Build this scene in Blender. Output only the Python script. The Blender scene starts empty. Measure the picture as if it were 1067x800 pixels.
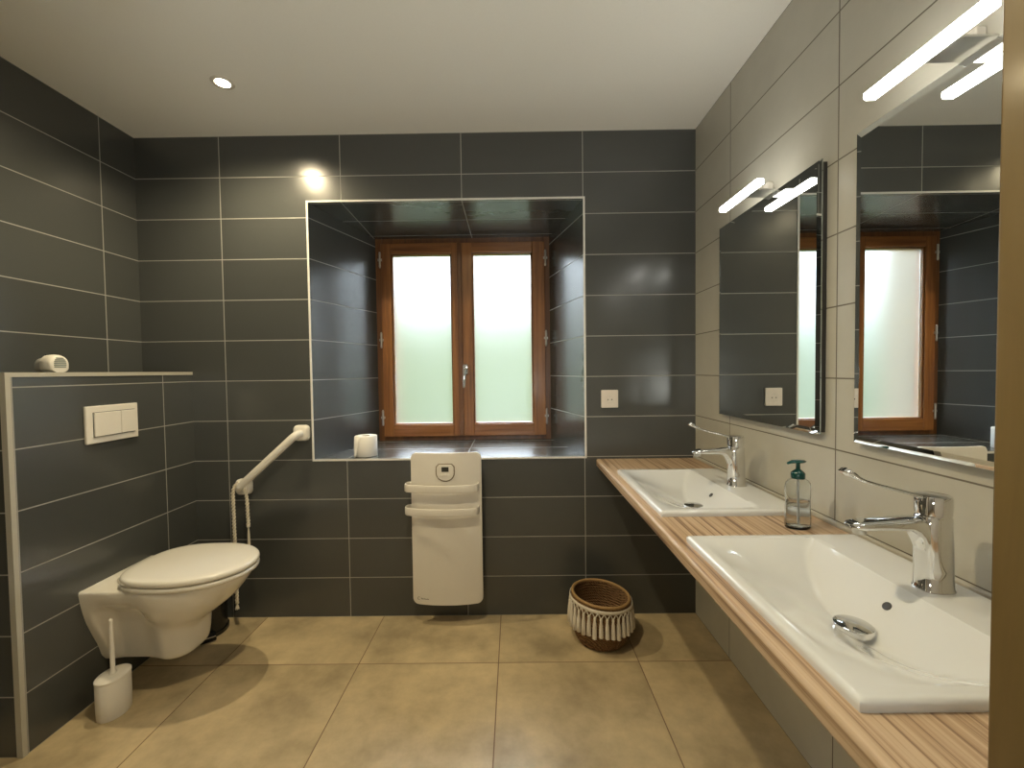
import bpy, bmesh, math, random
from mathutils import Vector, Matrix, Euler
random.seed(4)
S = bpy.context.scene
COL = S.collection
PI = math.pi

# ------------------------------------------------------------------ camera
cam_data = bpy.data.cameras.new('camera')
cam = bpy.data.objects.new('camera', cam_data)
COL.objects.link(cam)
EYE = Vector((0.0, 0.0, 1.2319))
RIGHT = Vector((0.99990407, 0.00523331, -0.01282438))
FWD = Vector((-0.00561622, 0.99953394, -0.03000588))
UP = Vector((0.01266137, 0.03007503, 0.99946745))
cam.matrix_world = Matrix(((RIGHT.x, UP.x, -FWD.x, EYE.x), (RIGHT.y, UP.y, -FWD.y, EYE.y),
                           (RIGHT.z, UP.z, -FWD.z, EYE.z), (0, 0, 0, 1)))
cam_data.sensor_width = 36.0
cam_data.sensor_fit = 'HORIZONTAL'
cam_data.lens = 36.0 * 450.0 / 1067.0
cam_data.clip_start = 0.02
S.camera = cam

# ------------------------------------------------------------------ view, light levels
S.view_settings.view_transform = 'Standard'
S.view_settings.look = 'None'
S.view_settings.exposure = 0.0
S.view_settings.gamma = 1.0
S.view_settings.use_curve_mapping = False
SKY_HORIZON = 5.0
SKY_ZENITH = 34.0
SPOT_WATTS = 60.0
SPOT_COL = (1.0, 0.83, 0.52)
BAR_EMIT = 20.0
BAR_COL = (1.0, 0.98, 0.90)
HALL_FILL_WATTS = 17.0

world = bpy.data.worlds.new('overcast_sky')
S.world = world
world.use_nodes = True
bg = world.node_tree.nodes['Background']
bg.inputs['Color'].default_value = (0.80, 0.91, 1.0, 1)
_wn, _wl = world.node_tree.nodes, world.node_tree.links
_tc = _wn.new('ShaderNodeTexCoord'); _sx = _wn.new('ShaderNodeSeparateXYZ'); _wl.new(_tc.outputs['Generated'], _sx.inputs[0])
_mr = _wn.new('ShaderNodeMapRange'); _mr.inputs['From Min'].default_value = 0.28; _mr.inputs['From Max'].default_value = 0.85
_mr.inputs['To Min'].default_value = SKY_HORIZON; _mr.inputs['To Max'].default_value = SKY_ZENITH
_wl.new(_sx.outputs['Z'], _mr.inputs['Value']); _wl.new(_mr.outputs['Result'], bg.inputs['Strength'])

# ------------------------------------------------------------------ measures
D = 2.147      # back wall
XR = 0.899     # right wall
XL = -1.855    # left wall
HC = 2.4       # ceiling
XP = -1.6075   # face of the low partition
YP = 1.354     # its near end
ZP = 1.245     # its top
FY = 0.42      # door wall, inner face
FB = 0.30      # door wall, hall face
TW = 0.595
TH = 0.2
TOP = 0.788    # counter top

# ------------------------------------------------------------------ materials
def new_mat(name):
    m = bpy.data.materials.new(name)
    m.use_nodes = True
    return m, m.node_tree.nodes, m.node_tree.links, m.node_tree.nodes['Principled BSDF']

def plain(name, col, rough=0.5, metal=0.0, spec=0.5, coat=0.0, noise=0.0, nscale=40.0, bump=0.0):
    m, N, L, b = new_mat(name)
    b.inputs['Base Color'].default_value = (*col, 1)
    b.inputs['Roughness'].default_value = rough
    b.inputs['Metallic'].default_value = metal
    b.inputs['Specular IOR Level'].default_value = spec
    b.inputs['Coat Weight'].default_value = coat
    if noise > 0 or bump > 0:
        g = N.new('ShaderNodeNewGeometry')
        t = N.new('ShaderNodeTexNoise'); t.inputs['Scale'].default_value = nscale; t.inputs['Detail'].default_value = 4
        L.new(g.outputs['Position'], t.inputs['Vector'])
        if noise > 0:
            r = N.new('ShaderNodeMapRange')
            r.inputs['To Min'].default_value = 1 - noise; r.inputs['To Max'].default_value = 1 + noise
            L.new(t.outputs['Fac'], r.inputs['Value'])
            x = N.new('ShaderNodeVectorMath'); x.operation = 'SCALE'
            x.inputs[0].default_value = col
            L.new(r.outputs['Result'], x.inputs['Scale'])
            L.new(x.outputs['Vector'], b.inputs['Base Color'])
        if bump > 0:
            u = N.new('ShaderNodeBump'); u.inputs['Strength'].default_value = bump; u.inputs['Distance'].default_value = 0.002
            L.new(t.outputs['Fac'], u.inputs['Height']); L.new(u.outputs['Normal'], b.inputs['Normal'])
    return m

def math_node(N, L, op, a, b=None, c=None):
    n = N.new('ShaderNodeMath'); n.operation = op
    for i, v in enumerate((a, b, c)):
        if v is None: continue
        if isinstance(v, (int, float)): n.inputs[i].default_value = v
        else: L.new(v, n.inputs[i])
    return n.outputs[0]

def tile_mat(name, ua, va, pu, pv, ou, ov, gw, tile, grout, rough=0.27, var=0.08, wave=0.18, cloud=0.0, cloud_scale=5.0, spec=0.6, coat=0.25):
    """Rectangular tiles in world axes ua / va, with sunk grout lines."""
    m, N, L, b = new_mat(name)
    g = N.new('ShaderNodeNewGeometry')
    s = N.new('ShaderNodeSeparateXYZ'); L.new(g.outputs['Position'], s.inputs[0])
    ids, dists = [], []
    for ax, p, o in ((ua, pu, ou), (va, pv, ov)):
        t = math_node(N, L, 'DIVIDE', math_node(N, L, 'SUBTRACT', s.outputs[ax], o), p)
        fl = math_node(N, L, 'FLOOR', t); ids.append(fl)
        fr = math_node(N, L, 'SUBTRACT', t, fl)
        d = math_node(N, L, 'MINIMUM', fr, math_node(N, L, 'SUBTRACT', 1.0, fr))
        dists.append(math_node(N, L, 'MULTIPLY', d, p))
    dm = math_node(N, L, 'MINIMUM', dists[0], dists[1])
    r = N.new('ShaderNodeMapRange'); r.interpolation_type = 'SMOOTHSTEP'
    r.inputs['From Min'].default_value = gw * 0.35; r.inputs['From Max'].default_value = gw * 0.65
    L.new(dm, r.inputs['Value'])
    mask = r.outputs['Result']            # 1 on tile, 0 on grout
    cv = N.new('ShaderNodeCombineXYZ'); L.new(ids[0], cv.inputs[0]); L.new(ids[1], cv.inputs[1])
    wn = N.new('ShaderNodeTexWhiteNoise'); wn.noise_dimensions = '3D'; L.new(cv.outputs[0], wn.inputs['Vector'])
    vr = N.new('ShaderNodeMapRange'); vr.inputs['To Min'].default_value = 1 - var; vr.inputs['To Max'].default_value = 1 + var
    L.new(wn.outputs['Value'], vr.inputs['Value'])
    off = N.new('ShaderNodeVectorMath'); off.operation = 'MULTIPLY_ADD'
    off.inputs[1].default_value = (7.3, 5.1, 3.7)
    L.new(wn.outputs['Color'], off.inputs[0]); L.new(g.outputs['Position'], off.inputs[2])
    nz = N.new('ShaderNodeTexNoise'); nz.inputs['Scale'].default_value = cloud_scale; nz.inputs['Detail'].default_value = 7; nz.inputs['Roughness'].default_value = 0.62
    L.new(off.outputs[0], nz.inputs['Vector'])
    cr = N.new('ShaderNodeMapRange'); cr.inputs['From Min'].default_value = 0.3; cr.inputs['From Max'].default_value = 0.7
    cr.inputs['To Min'].default_value = 1 - cloud; cr.inputs['To Max'].default_value = 1 + cloud
    L.new(nz.outputs['Fac'], cr.inputs['Value'])
    k = math_node(N, L, 'MULTIPLY', vr.outputs['Result'], cr.outputs['Result'])
    sc = N.new('ShaderNodeVectorMath'); sc.operation = 'SCALE'; sc.inputs[0].default_value = tile; L.new(k, sc.inputs['Scale'])
    mx = N.new('ShaderNodeMix'); mx.data_type = 'RGBA'
    mx.inputs['A'].default_value = (*grout, 1); L.new(mask, mx.inputs['Factor']); L.new(sc.outputs[0], mx.inputs['B'])
    L.new(mx.outputs['Result'], b.inputs['Base Color'])
    rr = N.new('ShaderNodeMapRange'); rr.inputs['To Min'].default_value = 0.85; rr.inputs['To Max'].default_value = rough
    L.new(mask, rr.inputs['Value']); L.new(rr.outputs['Result'], b.inputs['Roughness'])
    b.inputs['Specular IOR Level'].default_value = spec
    b.inputs['Coat Weight'].default_value = coat; b.inputs['Coat Roughness'].default_value = 0.16
    wv = N.new('ShaderNodeTexNoise'); wv.inputs['Scale'].default_value = 9.0; wv.inputs['Detail'].default_value = 2.5
    L.new(off.outputs[0], wv.inputs['Vector'])
    b1 = N.new('ShaderNodeBump'); b1.inputs['Strength'].default_value = wave; b1.inputs['Distance'].default_value = 0.01
    L.new(wv.outputs['Fac'], b1.inputs['Height'])
    b2 = N.new('ShaderNodeBump'); b2.inputs['Strength'].default_value = 0.5; b2.inputs['Distance'].default_value = 0.001
    L.new(mask, b2.inputs['Height']); L.new(b1.outputs['Normal'], b2.inputs['Normal'])
    L.new(b2.outputs['Normal'], b.inputs['Normal'])
    return m

DARK = (0.064, 0.068, 0.066); DGROUT = (0.33, 0.325, 0.30)
BEIGE = (0.49, 0.47, 0.40); BGROUT = (0.16, 0.14, 0.11)
U0 = 0.347     # a vertical joint on the back wall
dark_x = tile_mat('slate_tile_facing_room', 0, 2, TW, TH, U0, 0.0, 0.0038, DARK, DGROUT)
dark_y = tile_mat('slate_tile_side', 1, 2, TW, TH, 1.966, 0.0, 0.0038, DARK, DGROUT)
dark_flat = tile_mat('slate_tile_flat', 0, 1, TW, 0.2245, U0, D - 0.21, 0.0038, DARK, DGROUT)
dark_niche = tile_mat('slate_tile_reveal', 1, 2, 5.0, TH, 0.3, 0.0, 0.0038, DARK, DGROUT)
beige_y = tile_mat('beige_wall_tile', 1, 2, TW, TH, 1.211, 0.0, 0.004, BEIGE, BGROUT, rough=0.32, var=0.03, wave=0.05, cloud=0.06, spec=0.5, coat=0.0)
floor_m = tile_mat('beige_floor_tile', 0, 1, 0.592, 0.592, -0.674, 1.79, 0.004, (0.50, 0.395, 0.235), (0.21, 0.14, 0.09), rough=0.34, var=0.05, wave=0.06, cloud=0.36, cloud_scale=4.2, spec=0.5, coat=0.0)
ceil_m = plain('ceiling_paint', (0.88, 0.87, 0.82), 0.8, noise=0.02, nscale=120, bump=0.05)
hall_m = plain('hall_paint', (0.6, 0.57, 0.52), 0.8, noise=0.02)
trim_white = plain('white_edge_profile', (0.72, 0.70, 0.66), 0.4, noise=0.02)
trim_beige = plain('beige_edge_profile', (0.44, 0.42, 0.36), 0.4, noise=0.03)
ceramic = plain('white_ceramic', (0.71, 0.725, 0.73), 0.08, coat=0.5, noise=0.01, nscale=5)
wc_ceramic = plain('toilet_ceramic', (0.80, 0.77, 0.70), 0.12, coat=0.4, noise=0.01, nscale=5)
plastic = plain('white_plastic', (0.78, 0.75, 0.69), 0.3, noise=0.02)
seat_pl = plain('toilet_seat_plastic', (0.82, 0.79, 0.72), 0.18, coat=0.3, noise=0.01)
enamel = plain('white_enamel', (0.74, 0.70, 0.63), 0.35, noise=0.02)
socket_m = plain('socket_plastic', (0.74, 0.68, 0.62), 0.35, noise=0.02)
backing_and_shade = plain('dark_plastic_and_gap_shade', (0.035, 0.033, 0.03), 0.4, noise=0.05)  # mirror backing plastic; also paints the shade in gaps and holes
black_m = plain('black_bin_enamel', (0.012, 0.012, 0.012), 0.25, noise=0.05)
chrome = plain('chrome', (0.80, 0.80, 0.80), 0.06, metal=1.0, noise=0.02)
steel = plain('brushed_steel', (0.62, 0.61, 0.58), 0.28, metal=1.0, noise=0.05)
mirror_m = plain('mirror_glass', (0.80, 0.83, 0.82), 0.0, metal=1.0, noise=0.005)
mirror_edge = plain('mirror_edge_glass', (0.45, 0.50, 0.50), 0.08, metal=0.8, noise=0.02)
paper_m = plain('toilet_paper', (0.84, 0.82, 0.78), 0.9, noise=0.02, nscale=200, bump=0.2)
card_m = plain('cardboard', (0.45, 0.36, 0.25), 0.9, noise=0.05)
rope_m = plain('cotton_cord', (0.72, 0.66, 0.54), 0.9, noise=0.12, nscale=300)
tassel_m = plain('cream_cotton', (0.74, 0.68, 0.58), 0.9, noise=0.12, nscale=400, bump=0.4)
teal_m = plain('dark_green_plastic', (0.003, 0.055, 0.050), 0.25, noise=0.05)
grey_m = plain('grey_grille', (0.28, 0.31, 0.28), 0.5, noise=0.05)
lcd_m = plain('lcd_screen', (0.045, 0.045, 0.04), 0.15, noise=0.05)
mark_m = plain('grey_print', (0.14, 0.11, 0.08), 0.5, noise=0.05)
grass_m = plain('meadow_grass', (0.012, 0.0165, 0.0025), 0.9, spec=0.0, noise=0.3, nscale=1.5)
hedge_m = plain('hedge_leaves', (0.10, 0.17, 0.06), 0.9, noise=0.5, nscale=3)

def wood_mat(name, axis, c1, c2, c3, stretch=1.2, across=34.0, rough=0.35, coat=0.0, band=0.5, lo=0.30, hi=0.72):
    m, N, L, b = new_mat(name)
    g = N.new('ShaderNodeNewGeometry')
    mp = N.new('ShaderNodeMapping')
    sc = [across] * 3; sc[axis] = stretch
    mp.inputs['Scale'].default_value = sc
    L.new(g.outputs['Position'], mp.inputs['Vector'])
    t = N.new('ShaderNodeTexNoise'); t.inputs['Scale'].default_value = 1.0; t.inputs['Detail'].default_value = 6; t.inputs['Roughness'].default_value = 0.6
    t.inputs['Distortion'].default_value = 0.3
    L.new(mp.outputs[0], t.inputs['Vector'])
    r = N.new('ShaderNodeValToRGB')
    e = r.color_ramp.elements
    e[0].position = lo; e[0].color = (*c1, 1)
    e[1].position = hi; e[1].color = (*c3, 1)
    x = e.new(band); x.color = (*c2, 1)
    L.new(t.outputs['Fac'], r.inputs['Fac']); L.new(r.outputs['Color'], b.inputs['Base Color'])
    b.inputs['Roughness'].default_value = rough; b.inputs['Coat Weight'].default_value = coat
    b.inputs['Coat Roughness'].default_value = 0.15
    u = N.new('ShaderNodeBump'); u.inputs['Strength'].default_value = 0.15; u.inputs['Distance'].default_value = 0.001
    L.new(t.outputs['Fac'], u.inputs['Height']); L.new(u.outputs['Normal'], b.inputs['Normal'])
    return m
counter_m = wood_mat('zebrano_laminate', 1, (0.17, 0.095, 0.05), (0.43, 0.295, 0.18), (0.55, 0.41, 0.275), stretch=1.3, across=120, rough=0.42, band=0.46, lo=0.36, hi=0.60)
win_v = wood_mat('varnished_wood_upright', 2, (0.13, 0.045, 0.012), (0.24, 0.095, 0.026), (0.34, 0.15, 0.045), stretch=2.0, across=40, coat=0.3)
win_h = wood_mat('varnished_wood_level', 0, (0.13, 0.045, 0.012), (0.24, 0.095, 0.026), (0.34, 0.15, 0.045), stretch=2.0, across=40, coat=0.3)
win_dark = wood_mat('dark_varnished_wood', 2, (0.07, 0.025, 0.008), (0.12, 0.045, 0.013), (0.17, 0.07, 0.02), stretch=2.0, across=40, coat=0.3)
door_m = wood_mat('honey_wood', 2, (0.090, 0.056, 0.016), (0.125, 0.080, 0.024), (0.155, 0.10, 0.034), stretch=1.5, across=14, rough=0.4, coat=0.2)

def emit(name, col, strength):
    m, N, L, b = new_mat(name)
    b.inputs['Base Color'].default_value = (*col, 1)
    b.inputs['Emission Color'].default_value = (*col, 1)
    b.inputs['Emission Strength'].default_value = strength
    return m
bar_m = emit('lit_diffuser', BAR_COL, BAR_EMIT)
bulb_m = emit('lit_bulb', (1.0, 0.86, 0.62), 25.0)

def glass_mat(name, col, rough, ior=1.45, bump=0.0, scale=60.0):
    m, N, L, b = new_mat(name)
    b.inputs['Base Color'].default_value = (*col, 1)
    b.inputs['Roughness'].default_value = rough
    b.inputs['IOR'].default_value = ior
    b.inputs['Transmission Weight'].default_value = 1.0
    if bump > 0:
        g = N.new('ShaderNodeNewGeometry')
        t = N.new('ShaderNodeTexNoise'); t.inputs['Scale'].default_value = scale; t.inputs['Detail'].default_value = 3
        L.new(g.outputs['Position'], t.inputs['Vector'])
        u = N.new('ShaderNodeBump'); u.inputs['Strength'].default_value = bump; u.inputs['Distance'].default_value = 0.004
        L.new(t.outputs['Fac'], u.inputs['Height']); L.new(u.outputs['Normal'], b.inputs['Normal'])
    return m
pane_m = glass_mat('frosted_glass', (1.0, 1.0, 1.0), 0.20, 1.45, bump=0.03, scale=110)
_n = pane_m.node_tree.nodes; _l = pane_m.node_tree.links
_t = _n.new('ShaderNodeBsdfTranslucent'); _t.inputs['Color'].default_value = (0.93, 0.95, 0.95, 1)
_x = _n.new('ShaderNodeMixShader'); _x.inputs[0].default_value = 0.072
_g = _n.new('ShaderNodeBsdfGlass'); _g.distribution = 'BECKMANN'; _g.inputs['Roughness'].default_value = 0.42; _g.inputs['IOR'].default_value = 1.45
_l.new(_n['Bump'].outputs[0], _g.inputs['Normal']); _n.remove(_n['Principled BSDF'])
_l.new(_g.outputs[0], _x.inputs[1]); _l.new(_t.outputs[0], _x.inputs[2])
_l.new(_x.outputs[0], _n['Material Output'].inputs['Surface'])
bottle_m = glass_mat('clear_plastic', (0.95, 0.97, 0.98), 0.03, 1.2)
soap_m = glass_mat('clear_soap', (0.80, 0.82, 0.86), 0.08, 1.12)

def weave_mat(name):
    m, N, L, b = new_mat(name)
    g = N.new('ShaderNodeTexCoord')
    w = N.new('ShaderNodeTexWave'); w.wave_type = 'BANDS'; w.bands_direction = 'DIAGONAL'
    w.inputs['Scale'].default_value = 55; w.inputs['Distortion'].default_value = 6; w.inputs['Detail'].default_value = 3
    L.new(g.outputs['Object'], w.inputs['Vector'])
    r = N.new('ShaderNodeValToRGB'); e = r.color_ramp.elements
    e[0].color = (0.10, 0.045, 0.018, 1); e[1].color = (0.33, 0.19, 0.085, 1)
    L.new(w.outputs['Fac'], r.inputs['Fac']); L.new(r.outputs['Color'], b.inputs['Base Color'])
    b.inputs['Roughness'].default_value = 0.8
    u = N.new('ShaderNodeBump'); u.inputs['Strength'].default_value = 0.7; u.inputs['Distance'].default_value = 0.003
    L.new(w.outputs['Fac'], u.inputs['Height']); L.new(u.outputs['Normal'], b.inputs['Normal'])
    return m
weave_m = weave_mat('woven_seagrass')
rim_m = plain('wicker_rim', (0.36, 0.22, 0.09), 0.7, noise=0.3, nscale=120)

# ------------------------------------------------------------------ mesh helpers
class MB:
    def __init__(self):
        self.v, self.f, self.mi = [], [], []
    def add(self, vs, fs, mi=0):
        o = len(self.v)
        self.v += [tuple(p) for p in vs]
        self.f += [tuple(i + o for i in f) for f in fs]
        self.mi += [mi] * len(fs)
        return self
    def box(self, a, b, mi=0):
        x0, y0, z0 = a; x1, y1, z1 = b
        return self.add([(x0,y0,z0),(x1,y0,z0),(x1,y1,z0),(x0,y1,z0),(x0,y0,z1),(x1,y0,z1),(x1,y1,z1),(x0,y1,z1)],
                        [(0,3,2,1),(4,5,6,7),(0,1,5,4),(1,2,6,5),(2,3,7,6),(3,0,4,7)], mi)
    def loft(self, loops, cap0=True, cap1=True, closed=True, mi=0):
        n = len(loops[0]); vs = [p for l in loops for p in l]; fs = []
        for i in range(len(loops) - 1):
            for j in range(n if closed else n - 1):
                k = (j + 1) % n
                fs.append((i*n+j, i*n+k, (i+1)*n+k, (i+1)*n+j))
        if cap0: fs.append(tuple(reversed(range(n))))
        if cap1: fs.append(tuple((len(loops)-1)*n + j for j in range(n)))
        return self.add(vs, fs, mi)
    def lathe(self, prof, n=32, c=(0,0,0), sx=1.0, sy=1.0, cap0=True, cap1=True, mi=0):
        loops = [[(c[0]+r*sx*math.cos(2*PI*j/n), c[1]+r*sy*math.sin(2*PI*j/n), c[2]+z) for j in range(n)] for r, z in prof]
        return self.loft(loops, cap0, cap1, True, mi)
    def tube(self, path, r, n=12, ry=None, mi=0, cap=True):
        P = [Vector(p) for p in path]; m = len(P)
        R = r if isinstance(r, (list, tuple)) else [r] * m
        Q = ry if isinstance(ry, (list, tuple)) else (R if ry is None else [ry] * m)
        t0 = (P[1] - P[0]).normalized()
        ref = Vector((0,0,1)) if abs(t0.z) < 0.9 else Vector((0,1,0))
        nrm = (ref - t0 * ref.dot(t0)).normalized()
        loops = []
        for i in range(m):
            t = (P[min(i+1,m-1)] - P[max(i-1,0)]).normalized()
            nrm = (nrm - t * nrm.dot(t)).normalized()
            bn = t.cross(nrm)
            loops.append([tuple(P[i] + nrm*(R[i]*math.cos(2*PI*j/n)) + bn*(Q[i]*math.sin(2*PI*j/n))) for j in range(n)])
        return self.loft(loops, cap, cap, True, mi)
    def prism(self, pts, axis, a, b, mi=0):
        def mk(p, h):
            q = list(p); q.insert(axis, h); return tuple(q)
        return self.loft([[mk(p, a) for p in pts], [mk(p, b) for p in pts]], mi=mi)
    def build(self, name, mats, parent=None, loc=(0,0,0), smooth=40, bevel=0, seg=3, sub=0):
        me = bpy.data.meshes.new(name)
        me.from_pydata(self.v, [], self.f)
        bm = bmesh.new(); bm.from_mesh(me)
        bmesh.ops.remove_doubles(bm, verts=bm.verts, dist=1e-6)
        bmesh.ops.recalc_face_normals(bm, faces=bm.faces)
        bm.to_mesh(me); bm.free()
        if not isinstance(mats, (list, tuple)): mats = [mats]
        for m in mats: me.materials.append(m)
        if len(mats) > 1 and len(me.polygons) == len(self.mi):
            for p, i in zip(me.polygons, self.mi): p.material_index = i
        o = bpy.data.objects.new(name, me); COL.objects.link(o)
        o.location = loc
        if parent: o.parent = parent
        if smooth:
            me.shade_smooth(); me.set_sharp_from_angle(angle=math.radians(smooth))
        if bevel:
            md = o.modifiers.new('bevel', 'BEVEL'); md.width = bevel; md.segments = seg; md.limit_method = 'ANGLE'; md.angle_limit = math.radians(35)
            md.harden_normals = False
        if sub:
            md = o.modifiers.new('subdivision', 'SUBSURF'); md.levels = sub; md.render_levels = sub
        return o

def tag(o, label, cat, group=None):
    o['label'] = label; o['category'] = cat
    if group: o['group'] = group
    return o

def thing(name, loc, label, cat, group=None):
    o = bpy.data.objects.new(name, None); COL.objects.link(o)
    o.location = loc; o.empty_display_size = 0.05
    return tag(o, label, cat, group)

def structure(o):
    o['kind'] = 'structure'; return o

def copy_thing(root, loc, label, group=None):
    r = root.copy(); COL.objects.link(r); r.location = loc; r['label'] = label
    if group: r['group'] = group
    for ch in list(root.children):
        c = ch.copy(); COL.objects.link(c); c.parent = r; c.matrix_parent_inverse = ch.matrix_parent_inverse.copy()
        for g in list(ch.children):
            d = g.copy(); COL.objects.link(d); d.parent = c; d.matrix_parent_inverse = g.matrix_parent_inverse.copy()
    return r

def rrect(w, h, r, n=6, cx=0.0, cy=0.0):
    pts = []
    for sx, sy, a0 in ((1,1,0),(-1,1,90),(-1,-1,180),(1,-1,270)):
        for i in range(n + 1):
            a = math.radians(a0 + 90 * i / n)
            pts.append((cx + sx*(w/2 - r) + r*math.cos(a), cy + sy*(h/2 - r) + r*math.sin(a)))
    return pts

def lerp_table(T, x):
    T = sorted(T)
    if x <= T[0][0]: return T[0][1]
    for (a, b), (c, d) in zip(T, T[1:]):
        if x <= c: return b + (d - b) * (x - a) / (c - a)
    return T[-1][1]

# ------------------------------------------------------------------ the room
NX0, NX1, NZ0, NZ1 = -1.006, 0.347, 0.802, 2.073          # niche mouth on the back wall
BX0, BX1, BZ0, BZ1, NY = -0.840, 0.222, 0.812, 2.047, 2.66  # where it meets the window

m = MB().box((XL - 0.1, -1.7, -0.1), (XR + 0.1, D + 0.1, 0.0)); structure(m.build('floor', floor_m, smooth=0))
m = MB().box((XL - 0.1, -1.7, HC), (XR + 0.1, D + 0.1, HC + 0.1)); structure(m.build('ceiling', ceil_m, smooth=0))
m = MB().box((XL - 0.1, FB, 0), (XL, D + 0.7, HC)); structure(m.build('wall_left', dark_y, smooth=0))
m = MB().box((XR, FB, 0), (XR + 0.1, D + 0.7, HC)); structure(m.build('wall_right', beige_y, smooth=0))

# back wall: a deep wall with a splayed, tiled window niche cut through it
m = MB()
xs = [XL, NX0, NX1, XR]; zs = [0, NZ0, NZ1, HC]
for i in range(3):
    for j in range(3):
        if i == 1 and j == 1: continue
        m.add([(xs[i],D,zs[j]),(xs[i+1],D,zs[j]),(xs[i+1],D,zs[j+1]),(xs[i],D,zs[j+1])], [(0,1,2,3)], 0)
A = [(NX0,D,NZ0),(NX1,D,NZ0),(NX1,D,NZ1),(NX0,D,NZ1)]
Bq = [(BX0,NY,BZ0),(BX1,NY,BZ0),(BX1,NY,BZ1),(BX0,NY,BZ1)]
for k, mi in ((0,1),(1,2),(2,1),(3,2)):
    n = (k + 1) % 4
    m.add([A[k], A[n], Bq[n], Bq[k]], [(0,1,2,3)], mi)
YO = 2.745
ox = [XL, BX0 - 0.01, BX1 + 0.01, XR]; oz = [0, BZ0 - 0.01, BZ1 + 0.01, HC]
for i in range(3):
    for j in range(3):
        if i == 1 and j == 1: continue
        m.add([(ox[i],YO,oz[j]),(ox[i+1],YO,oz[j]),(ox[i+1],YO,oz[j+1]),(ox[i],YO,oz[j+1])], [(0,1,2,3)], 0)
O1 = [(ox[1],YO,oz[1]),(ox[2],YO,oz[1]),(ox[2],YO,oz[2]),(ox[1],YO,oz[2])]
for k in range(4):
    n = (k + 1) % 4
    m.add([Bq[k], Bq[n], O1[n], O1[k]], [(0,1,2,3)], 3)
wb = structure(m.build('wall_back', [dark_x, dark_flat, dark_niche, hall_m], smooth=0))

# edge profile round the niche mouth
m = MB(); e = 0.009
m.box((NX0 - e, D - 0.004, NZ0 - e), (NX0, D + 0.004, NZ1 + e)); m.box((NX1, D - 0.004, NZ0 - e), (NX1 + e, D + 0.004, NZ1 + e))
m.box((NX0, D - 0.004, NZ0 - e), (NX1, D + 0.004, NZ0)); m.box((NX0, D - 0.004, NZ1), (NX1, D + 0.004, NZ1 + e))
structure(m.build('trim_1', trim_white, smooth=0))

# low partition carrying the toilet, with its edge profiles
m = MB()
m.add([(XP,YP,0),(XP,D,0),(XP,D,ZP),(XP,YP,ZP)], [(0,1,2,3)], 0)
m.add([(XL,YP,0),(XP,YP,0),(XP,YP,ZP),(XL,YP,ZP)], [(0,1,2,3)], 1)
m.add([(XL,YP,ZP),(XP,YP,ZP),(XP,D,ZP),(XL,D,ZP)], [(0,1,2,3)], 2)
structure(m.build('wall_partition', [dark_y, dark_x, dark_flat], smooth=0))
m = MB()
m.box((XP - 0.016, YP - 0.003, 0.0), (XP + 0.003, YP + 0.012, ZP + 0.003))
m.box((XP - 0.016, YP + 0.012, ZP - 0.012), (XP + 0.003, D, ZP + 0.003))
m.box((XL, YP - 0.003, ZP - 0.012), (XP - 0.016, YP + 0.012, ZP + 0.003))
structure(m.build('trim_2', trim_beige, smooth=0))

# door wall behind the camera, its honey wood lining, and the hall beyond
DX0, DX1, DZ = -0.60, 0.468, 2.06
m = MB()
m.box((XL, FB, 0), (DX0 - 0.03, FY, HC)); m.box((DX1 + 0.03, FB, 0), (XR, FY, HC)); m.box((DX0 - 0.03, FB, DZ + 0.03), (DX1 + 0.03, FY, HC))
structure(m.build('wall_front', hall_m, smooth=0))
m = MB()
m.box((DX0 - 0.03, FB - 0.01, 0), (DX0, FY + 0.004, DZ)); m.box((DX1, FB - 0.01, 0), (DX1 + 0.03, FY + 0.004, DZ)); m.box((DX0 - 0.03, FB - 0.01, DZ), (DX1 + 0.03, FY + 0.004, DZ + 0.03))
structure(m.build('door_1', door_m, smooth=0, bevel=0.003))
m = MB()
m.box((XL - 0.1, -1.7, 0), (XL, FB, HC)); m.box((XR, -1.7, 0), (XR + 0.1, FB, HC)); m.box((XL, -1.7, 0), (XR, -1.6, HC))
structure(m.build('wall_hall', hall_m, smooth=0))
hl = bpy.data.lights.new('ceiling_fill', 'AREA'); hl.energy = HALL_FILL_WATTS; hl.size = 0.5; hl.color = (1.0, 1.0, 0.92)  # added upward fill in the hall to brighten the ceiling, no lamp there
ho = bpy.data.objects.new('ceiling_fill', hl); COL.objects.link(ho); ho.location = (0.0, -0.35, 1.05); ho.rotation_euler = (math.radians(160), 0, 0)

# wooden lining of the outer reveal, left of the panes
m = MB(); m.box((BX0 - 0.05, 2.736, BZ0 - 0.01), (-0.800, 3.02, BZ1 + 0.01)); structure(m.build('trim_4', door_m, smooth=0, bevel=0.003))

# the land outside: meadow rising to a hedge
m = MB(); nx, ny = 24, 24
vs, fs = [], []
for j in range(ny + 1):
    for i in range(nx + 1):
        x = -14 + 28 * i / nx; y = 2.76 + 20 * j / ny
        z = 0.25 + 0.27 * (y - 2.76) + 0.10 * math.sin(1.3*x + 0.7*y)
        vs.append((x, y, z))
for j in range(ny):
    for i in range(nx):
        a = j*(nx+1)+i; fs.append((a, a+1, a+nx+2, a+nx+1))
m.add(vs, fs); o = m.build('ground_outside', grass_m); structure(o)

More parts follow.
